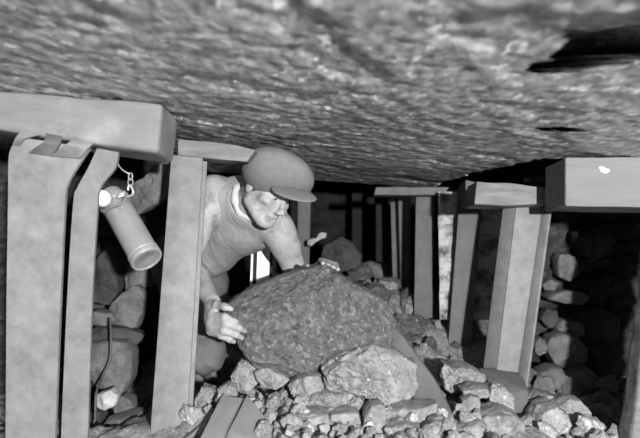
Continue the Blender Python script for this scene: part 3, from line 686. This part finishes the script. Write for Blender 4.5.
# ------------------------------------------------------------------ the man: one implicit surface
class Field:
    def __init__(s, lo, hi, res):
        s.lo = np.array(lo, dtype=np.float32); s.res = res
        s.n = [int(math.ceil((hi[i] - lo[i]) / res)) + 1 for i in range(3)]
        s.v = np.full(s.n, 1.0, dtype=np.float32)
    def box(s, lo, hi):
        a = [max(0, int((lo[i] - s.lo[i]) / s.res)) for i in range(3)]
        b = [min(s.n[i], int((hi[i] - s.lo[i]) / s.res) + 2) for i in range(3)]
        if any(b[i] <= a[i] for i in range(3)): return None
        g = [s.lo[i] + s.res * np.arange(a[i], b[i], dtype=np.float32) for i in range(3)]
        return (slice(a[0], b[0]), slice(a[1], b[1]), slice(a[2], b[2])), np.meshgrid(*g, indexing='ij')
    def comb(s, sl, d, k, op):
        v = s.v[sl]
        if op == 'add':
            h = np.maximum(k - np.abs(v - d), 0) / k
            s.v[sl] = np.minimum(v, d) - h * h * k * 0.25
        else:
            d = -d
            h = np.maximum(k - np.abs(v - d), 0) / k
            s.v[sl] = np.maximum(v, d) + h * h * k * 0.25
    def cap(s, a, b, ra, rb, k=0.02, op='add'):
        a = np.array(a, dtype=np.float32); b = np.array(b, dtype=np.float32); mg = max(ra, rb) + 0.04 + k
        r = s.box(np.minimum(a, b) - mg, np.maximum(a, b) + mg)
        if r is None: return
        sl, (X, Y, Z) = r
        ab = b - a; L2 = float(ab.dot(ab)) + 1e-9
        t = np.clip(((X - a[0]) * ab[0] + (Y - a[1]) * ab[1] + (Z - a[2]) * ab[2]) / L2, 0, 1)
        d = np.sqrt((X - a[0] - t * ab[0]) ** 2 + (Y - a[1] - t * ab[1]) ** 2 + (Z - a[2] - t * ab[2]) ** 2) - (ra + (rb - ra) * t)
        s.comb(sl, d, k, op)
    def ell(s, c, axes, r, k=0.02, op='add'):
        c = np.array(c, dtype=np.float32); mg = max(r) + 0.04 + k
        q = s.box(c - mg, c + mg)
        if q is None: return
        sl, (X, Y, Z) = q
        X = X - c[0]; Y = Y - c[1]; Z = Z - c[2]
        k0 = 0; k1 = 0
        for ax, rr in zip(axes, r):
            p = X * ax[0] + Y * ax[1] + Z * ax[2]
            k0 = k0 + (p / rr) ** 2; k1 = k1 + (p / rr ** 2) ** 2
        k0 = np.sqrt(k0); k1 = np.sqrt(k1) + 1e-6
        s.comb(sl, k0 * (k0 - 1.0) / k1, k, op)
    def plane(s, p, n, k=0.01):
        """keep the side away from n"""
        g = [s.lo[i] + s.res * np.arange(s.n[i], dtype=np.float32) for i in range(3)]
        X, Y, Z = np.meshgrid(*g, indexing='ij', sparse=True)
        n = Vector(n).normalized()
        d = (X - p[0]) * n.x + (Y - p[1]) * n.y + (Z - p[2]) * n.z
        s.v = np.maximum(s.v, d.astype(np.float32))
    def folds(s, amp, f=1.0):
        g = [s.lo[i] + s.res * np.arange(s.n[i], dtype=np.float32) for i in range(3)]
        X, Y, Z = np.meshgrid(*g, indexing='ij', sparse=True)
        w = np.sin(f * (38 * X + 22 * Z + 2.2 * np.sin(19 * Z + 8 * Y))) * np.sin(f * (26 * Z - 17 * X + 12 * Y)) + 0.5 * np.sin(f * (70 * Z + 31 * X + 2 * np.sin(30 * X)))
        s.v = s.v - amp * np.maximum(w, -0.4).astype(np.float32)
    def mesh(s):
        v = s.v; ins = v < 0
        nx, ny, nz = v.shape
        acc = np.zeros((nx - 1, ny - 1, nz - 1, 3), dtype=np.float32); cnt = np.zeros((nx - 1, ny - 1, nz - 1), dtype=np.int16)
        cs = [(i, j, k) for i in (0, 1) for j in (0, 1) for k in (0, 1)]
        sh = lambda A, c: A[c[0]:nx - 1 + c[0], c[1]:ny - 1 + c[1], c[2]:nz - 1 + c[2]]
        for a in cs:
            for axn in range(3):
                if a[axn]: continue
                b = list(a); b[axn] = 1
                A, B_ = sh(v, a), sh(v, b)
                m = (A < 0) != (B_ < 0)
                idx = np.nonzero(m)
                t = A[idx] / (A[idx] - B_[idx])
                p = np.zeros((len(t), 3), dtype=np.float32) + np.array(a, dtype=np.float32)
                p[:, axn] += t
                acc[idx] += p; cnt[idx] += 1
        cells = np.nonzero(cnt > 0)
        ids = np.full(cnt.shape, -1, dtype=np.int32); ids[cells] = np.arange(len(cells[0]))
        pos = acc[cells] / cnt[cells][:, None] + np.stack(cells, 1)
        pos = pos * s.res + s.lo
        faces = []
        for axn in range(3):
            b = [0, 0, 0]; b[axn] = 1
            A = v[:nx - b[0], :ny - b[1], :nz - b[2]]; B_ = v[b[0]:, b[1]:, b[2]:]
            I, J, K = np.nonzero((A < 0) != (B_ < 0))
            o1, o2 = [q for q in range(3) if q != axn]
            co = np.stack((I, J, K), 1)
            ok = (co[:, o1] > 0) & (co[:, o2] > 0) & (co[:, o1] < cnt.shape[o1]) & (co[:, o2] < cnt.shape[o2])
            co = co[ok]
            def g(d1, d2):
                c = co.copy(); c[:, o1] -= d1; c[:, o2] -= d2
                return ids[c[:, 0], c[:, 1], c[:, 2]]
            f = np.stack((g(1, 1), g(0, 1), g(0, 0), g(1, 0)), 1)
            f = f[(f >= 0).all(1)]
            faces.append(f)
        return pos, np.concatenate(faces)
    def obj(s, name, m, parent):
        pos, f = s.mesh()
        return mesh_obj(name, [tuple(map(float, p)) for p in pos], [tuple(map(int, q)) for q in f], m, parent, smooth=180)

pel = P(188, 270, 3.02); chest = P(247, 214, 2.68); sR = P(213, 192, 2.62); sL = P(279, 229, 2.62)
nb = P(252, 205, 2.58)
eR = P(189, 262, 2.56); wR = P(212, 302, 2.33)
eL = P(299, 281, 2.72); wL = P(317, 274, 2.53)
Hc = P(268, 189, 2.47)
Fd = Vector((0.62, -0.58, -0.53)).normalized()
U0 = Vector((0.45, -0.20, 0.87)); Ud = (U0 - Fd * U0.dot(Fd)).normalized(); Rd = Fd.cross(Ud)
def H(f, r, u): return Hc + Fd * f + Rd * r + Ud * u
spine = (chest - pel).normalized(); shd = (sL - sR).normalized(); shd = (shd - spine * shd.dot(spine)).normalized(); frn = shd.cross(spine).normalized()
if frn.z > 0: frn = -frn
kR = P(205, 354, 2.58); aR = P(196, 356, 2.98); kL = P(222, 366, 2.78); aL = P(222, 352, 3.12)

lo, hi = (-0.80, 2.05, 0.12), (0.16, 3.35, 1.08)
def torso(f, g):
    f.ell(chest, (shd, spine, frn), (0.143 + g, 0.160 + g, 0.110 + g), 0.03)
    f.ell(chest.lerp(pel, 0.55), (shd, spine, frn), (0.108 + g, 0.20 + g, 0.102 + g), 0.12)
    f.ell(pel, (shd, spine, frn), (0.155 + g, 0.13 + g, 0.115 + g), 0.05)
    f.cap(sR.lerp(sL, 0.04), nb, 0.050 + g, 0.060 + g, 0.04); f.cap(sL.lerp(sR, 0.04), nb, 0.050 + g, 0.060 + g, 0.04)
def legs(f, g):
    for s_, k_, a_ in ((-1, kR, aR), (1, kL, aL)):
        f.cap(pel + shd * 0.085 * s_, k_, 0.085 + g, 0.056 + g, 0.05)
        f.cap(k_, a_, 0.056 + g, 0.038 + g, 0.03)
body = Field(lo, hi, 0.0042)
torso(body, 0); legs(body, 0)
# arms
body.cap(sR, sR.lerp(eR, 0.25), 0.060, 0.054, 0.05)
body.cap(sR.lerp(eR, 0.15), eR, 0.052, 0.040, 0.03); body.cap(eR, eR.lerp(wR, 0.35), 0.040, 0.042, 0.02); body.cap(eR.lerp(wR, 0.35), wR, 0.042, 0.027, 0.02)
body.cap(sL, sL.lerp(eL, 0.3), 0.053, 0.052, 0.04)
body.cap(sL.lerp(eL, 0.15), eL, 0.052, 0.044, 0.03); body.cap(eL, eL.lerp(wL, 0.35), 0.042, 0.043, 0.02); body.cap(eL.lerp(wL, 0.35), wL, 0.042, 0.027, 0.02)
# neck
body.cap(nb, H(-0.03, 0, -0.03), 0.062, 0.056, 0.03)
# head
body.ell(H(-0.012, 0, 0.022), (Fd, Rd, Ud), (0.098, 0.077, 0.104), 0.02)
body.ell(H(0.036, 0, -0.045), (Fd, Rd, Ud), (0.056, 0.056, 0.066), 0.03)
body.cap(H(0.0, 0.05, -0.06), H(0.062, 0.018, -0.098), 0.022, 0.019, 0.025); body.cap(H(0.0, -0.05, -0.06), H(0.062, -0.018, -0.098), 0.022, 0.019, 0.025)
body.ell(H(0.073, 0, -0.098), (Fd, Rd, Ud), (0.020, 0.025, 0.017), 0.02)
for s_ in (-1, 1):
    body.ell(H(0.058, 0.043 * s_, -0.024), (Fd, Rd, Ud), (0.024, 0.022, 0.018), 0.02)
    body.ell(H(0.092, 0.031 * s_, 0.0), (Fd, Rd, Ud), (0.018, 0.019, 0.014), 0.010, 'sub')
    body.ell(H(0.072, 0.031 * s_, -0.002), (Fd, Rd, Ud), (0.013, 0.013, 0.011), 0.006)
    body.cap(H(0.091, 0.010 * s_, 0.020), H(0.076, 0.046 * s_, 0.020), 0.008, 0.007, 0.01)
    body.ell(H(-0.006, 0.080 * s_, -0.008), (Fd, Rd, Ud), (0.017, 0.008, 0.030), 0.006)
    body.ell(H(0.100, 0.012 * s_, -0.044), (Fd, Rd, Ud), (0.012, 0.009, 0.008), 0.008)
body.cap(H(0.088, 0, 0.008), H(0.112, 0, -0.036), 0.008, 0.0115, 0.010)
for s_ in (-1, 1):
    body.cap(H(0.100, 0.022 * s_, -0.044), H(0.088, 0.034 * s_, -0.076), 0.006, 0.005, 0.010, 'sub')
    body.ell(H(0.070, 0.058 * s_, -0.062), (Fd, Rd, Ud), (0.022, 0.012, 0.022), 0.02, 'sub')
body.cap(H(0.083, -0.018, -0.069), H(0.083, 0.018, -0.069), 0.007, 0.007, 0.008); body.cap(H(0.092, -0.008, -0.067), H(0.092, 0.008, -0.067), 0.006, 0.006, 0.008)
body.cap(H(0.086, -0.014, -0.082), H(0.086, 0.014, -0.082), 0.007, 0.007, 0.008)
body.cap(H(0.098, -0.022, -0.0755), H(0.098, 0.022, -0.0755), 0.006, 0.006, 0.003, 'sub')
# right hand (grips the left end of the lump)
def chain(f, pts, r, k0=0.012, k=0.004):
    for i in range(len(pts) - 1):
        f.cap(pts[i], pts[i + 1], r[i], r[i + 1], k0 if i == 0 else k)
pal = [P(213, 313, 2.25), P(212, 319, 2.25), P(211, 325, 2.25), P(211, 330, 2.26)]
for q in pal: body.cap(wR, q, 0.021, 0.0135, 0.012)
body.ell(P(211, 316, 2.29), (Vector((1, 0, 0)), Vector((0, 1, 0)), Vector((0, 0, 1))), (0.020, 0.035, 0.042), 0.02)
chain(body, [P(213, 315, 2.245), P(225, 317, 2.20), P(235, 322, 2.20), P(239, 326, 2.21)], (0.0125, 0.0115, 0.010, 0.008), 0.016, 0.009)
chain(body, [P(212, 321, 2.245), P(226, 324, 2.195), P(239, 328, 2.19), P(245, 331, 2.205)], (0.0125, 0.0115, 0.010, 0.008), 0.016, 0.009)
chain(body, [P(211, 327, 2.25), P(224, 331, 2.20), P(236, 335, 2.195), P(242, 338, 2.21)], (0.012, 0.011, 0.0095, 0.008), 0.016, 0.009)
chain(body, [P(211, 332, 2.26), P(221, 336, 2.215), P(230, 340, 2.205), P(234, 342, 2.21)], (0.011, 0.0095, 0.0085, 0.007), 0.016, 0.009)
chain(body, [P(211, 306, 2.31), P(217, 305, 2.245), P(224, 306.5, 2.215), P(231, 309, 2.215)], (0.016, 0.0135, 0.0115, 0.009), 0.014, 0.008)
# left hand (over the back of the lump)
for i in range(4):
    x = 318 + i * 5.0
    body.cap(wL, P(x, 266 + i * 0.8, 2.47), 0.020, 0.012, 0.010)
    chain(body, [P(x, 266 + i * 0.8, 2.47), P(x + 3, 260.5 + i * 1.4, 2.42), P(x + 5, 263.5 + i * 2, 2.36)], (0.0105, 0.0095, 0.0078))
chain(body, [P(312, 270, 2.50), P(306, 266, 2.44), P(308, 266.5, 2.40)], (0.014, 0.011, 0.008))

man = thing('person', Vector((pel.x, pel.y, 0.2)), 'man in flat cap and sleeveless vest crouching and lifting the big stone', 'person')
bo = body.obj('body', M['skin'], man)

vest = Field((-0.80, 2.30, 0.30), (0.10, 3.30, 1.08), 0.005)
torso(vest, 0.008)
vest.plane(pel.lerp(chest, -0.05), -spine)
# arm holes and neckline
oR = (sR - sL).normalized()
vest.ell(sR + oR * 0.030 - spine * 0.02, (shd, spine, frn), (0.060, 0.105, 0.14), 0.01, 'sub')
vest.ell(sL - oR * 0.030 - spine * 0.01, (shd, spine, frn), (0.060, 0.095, 0.14), 0.01, 'sub')
vest.ell(nb + Vector((0.02, -0.05, 0.03)), (shd, spine, frn), (0.078, 0.10, 0.095), 0.012, 'sub')
vest.folds(0.0028)
vo = vest.obj('vest', M['vest'], man)
# neckline band
tr = Field((-0.8, 2.3, 0.10), (0.12, 3.36, 0.80), 0.006)
tr.ell(pel, (shd, spine, frn), (0.168, 0.14, 0.128), 0.05)
legs(tr, 0.012)
tr.folds(0.006, 1.0)
to = tr.obj('trousers', M['trousers'], man)
for a_, k_ in ((aR, kR), (aL, kL)):
    bf = Field([a_[i] - 0.22 for i in range(3)], [a_[i] + 0.22 for i in range(3)], 0.007)
    dn = (a_ - k_).normalized()
    bf.cap(a_ - dn * 0.03, a_ + dn * 0.05, 0.052, 0.05, 0.02); bf.cap(a_ + dn * 0.05 + Vector((0, 0, -0.01)), a_ + dn * 0.06 + Vector((0, 0.06, -0.07)), 0.045, 0.036, 0.03)
    bf.obj('boot', M['boot'], man)
# hair
hf = Field([Hc[i] - 0.16 for i in range(3)], [Hc[i] + 0.16 for i in range(3)], 0.004)
hf.ell(H(-0.018, 0, 0.024), (Fd, Rd, Ud), (0.100, 0.0805, 0.107), 0.01)
hf.plane(H(0.030, 0, 0), Fd); hf.plane(H(0, 0, -0.035), -Ud)
hf.obj('hair', M['hair'], man)
for s_ in (-1, 1):
    bm_obj('eyebrow', tube_bm([H(0.0965, 0.012 * s_, 0.020), H(0.096, 0.026 * s_, 0.024), H(0.084, 0.044 * s_, 0.020)], 0.0045, 8), M['hair'], man, smooth=180)
    bm_obj('eye', lathe_bm([(0.0, 0.0055), (0.001, 0.0045), (0.002, 0.001)], H(0.0845, 0.031 * s_, -0.004), H(0.0945, 0.033 * s_, -0.009), 14), M['hair'], man, smooth=180)
# neck scarf / vest neckline
sc_pts = []
for a in lin(0, 2 * math.pi, 29)[:-1]:
    n_ax = (H(-0.03, 0, -0.03) - nb).normalized()
    s1 = n_ax.cross(Vector((0, 1, 0))).normalized(); s2 = n_ax.cross(s1)
    sc_pts.append(nb + n_ax * (0.030 + 0.012 * math.sin(a * 3)) + (s1 * math.cos(a) + s2 * math.sin(a)) * (0.072 + 0.006 * math.cos(a * 2)))
bm_obj('neck_cloth', tube_bm(sc_pts, [0.015 + 0.003 * math.sin(i * 2.1) for i in range(28)], 10, closed=True), M['scarf'], man, smooth=180)
# flat cap
cc = P(279, 174.5, 2.43)
cx_ = Vector((0.955, -0.05, -0.27)).normalized(); cf = Vector((0.22, -0.86, 0.35)); cf = (cf - cx_ * cf.dot(cx_)).normalized(); cu = cx_.cross(cf)
if cu.z < 0: cu = -cu
cpf = Field([cc[i] - 0.22 for i in range(3)], [cc[i] + 0.22 for i in range(3)], 0.004)
cpf.ell(cc, (cx_, cf, cu), (0.126, 0.120, 0.068), 0.02)
cpf.ell(cc - cx_ * 0.035 + cf * 0.0 - cu * 0.01, (cx_, cf, cu), (0.090, 0.112, 0.070), 0.03)
capo = cpf.obj('flat_cap', M['cap'], man)
vf = Field([cc[i] - 0.24 for i in range(3)], [cc[i] + 0.24 for i in range(3)], 0.0035)
vc = P(294, 193.5, 2.345)
vn = (Vector((0.12, -0.50, 0.86)) - cx_ * Vector((0.12, -0.50, 0.86)).dot(cx_)).normalized(); vt = cx_.cross(vn)
vf.ell(vc, (cx_, vt, vn), (0.080, 0.050, 0.008), 0.01)
vf.obj('visor', M['cap'], capo)

# ------------------------------------------------------------------ light and camera
def lamp(name, loc, energy, size):
    l = bpy.data.lights.new(name, 'POINT'); l.energy = energy; l.shadow_soft_size = size
    o = bpy.data.objects.new(name, l); C.objects.link(o); o.location = loc
    return o
lamp('flash_bulb', (0.70, -1.5, 0.70), 1100, 0.05)
w = bpy.data.worlds.new('mine_dark'); w.use_nodes = True
w.node_tree.nodes['Background'].inputs[0].default_value = (0.5, 0.5, 0.5, 1)
w.node_tree.nodes['Background'].inputs[1].default_value = 0.03
sc = bpy.context.scene; sc.world = w
cd = bpy.data.cameras.new('camera'); cam = bpy.data.objects.new('camera', cd); C.objects.link(cam)
cam.location = CAM; cam.rotation_euler = (math.pi / 2 + PITCH, 0, 0)
cd.sensor_fit = 'HORIZONTAL'; cd.sensor_width = 36.0; cd.lens = 36.0 * F_PX / 640.0
cd.clip_start = 0.05
cd.dof.use_dof = True; cd.dof.focus_distance = 2.4; cd.dof.aperture_fstop = 2.8
sc.camera = cam
vs_ = sc.view_settings
vs_.view_transform = 'Standard'; vs_.look = 'None'; vs_.gamma = 1.0; vs_.use_curve_mapping = False
vs_.exposure = 0.32
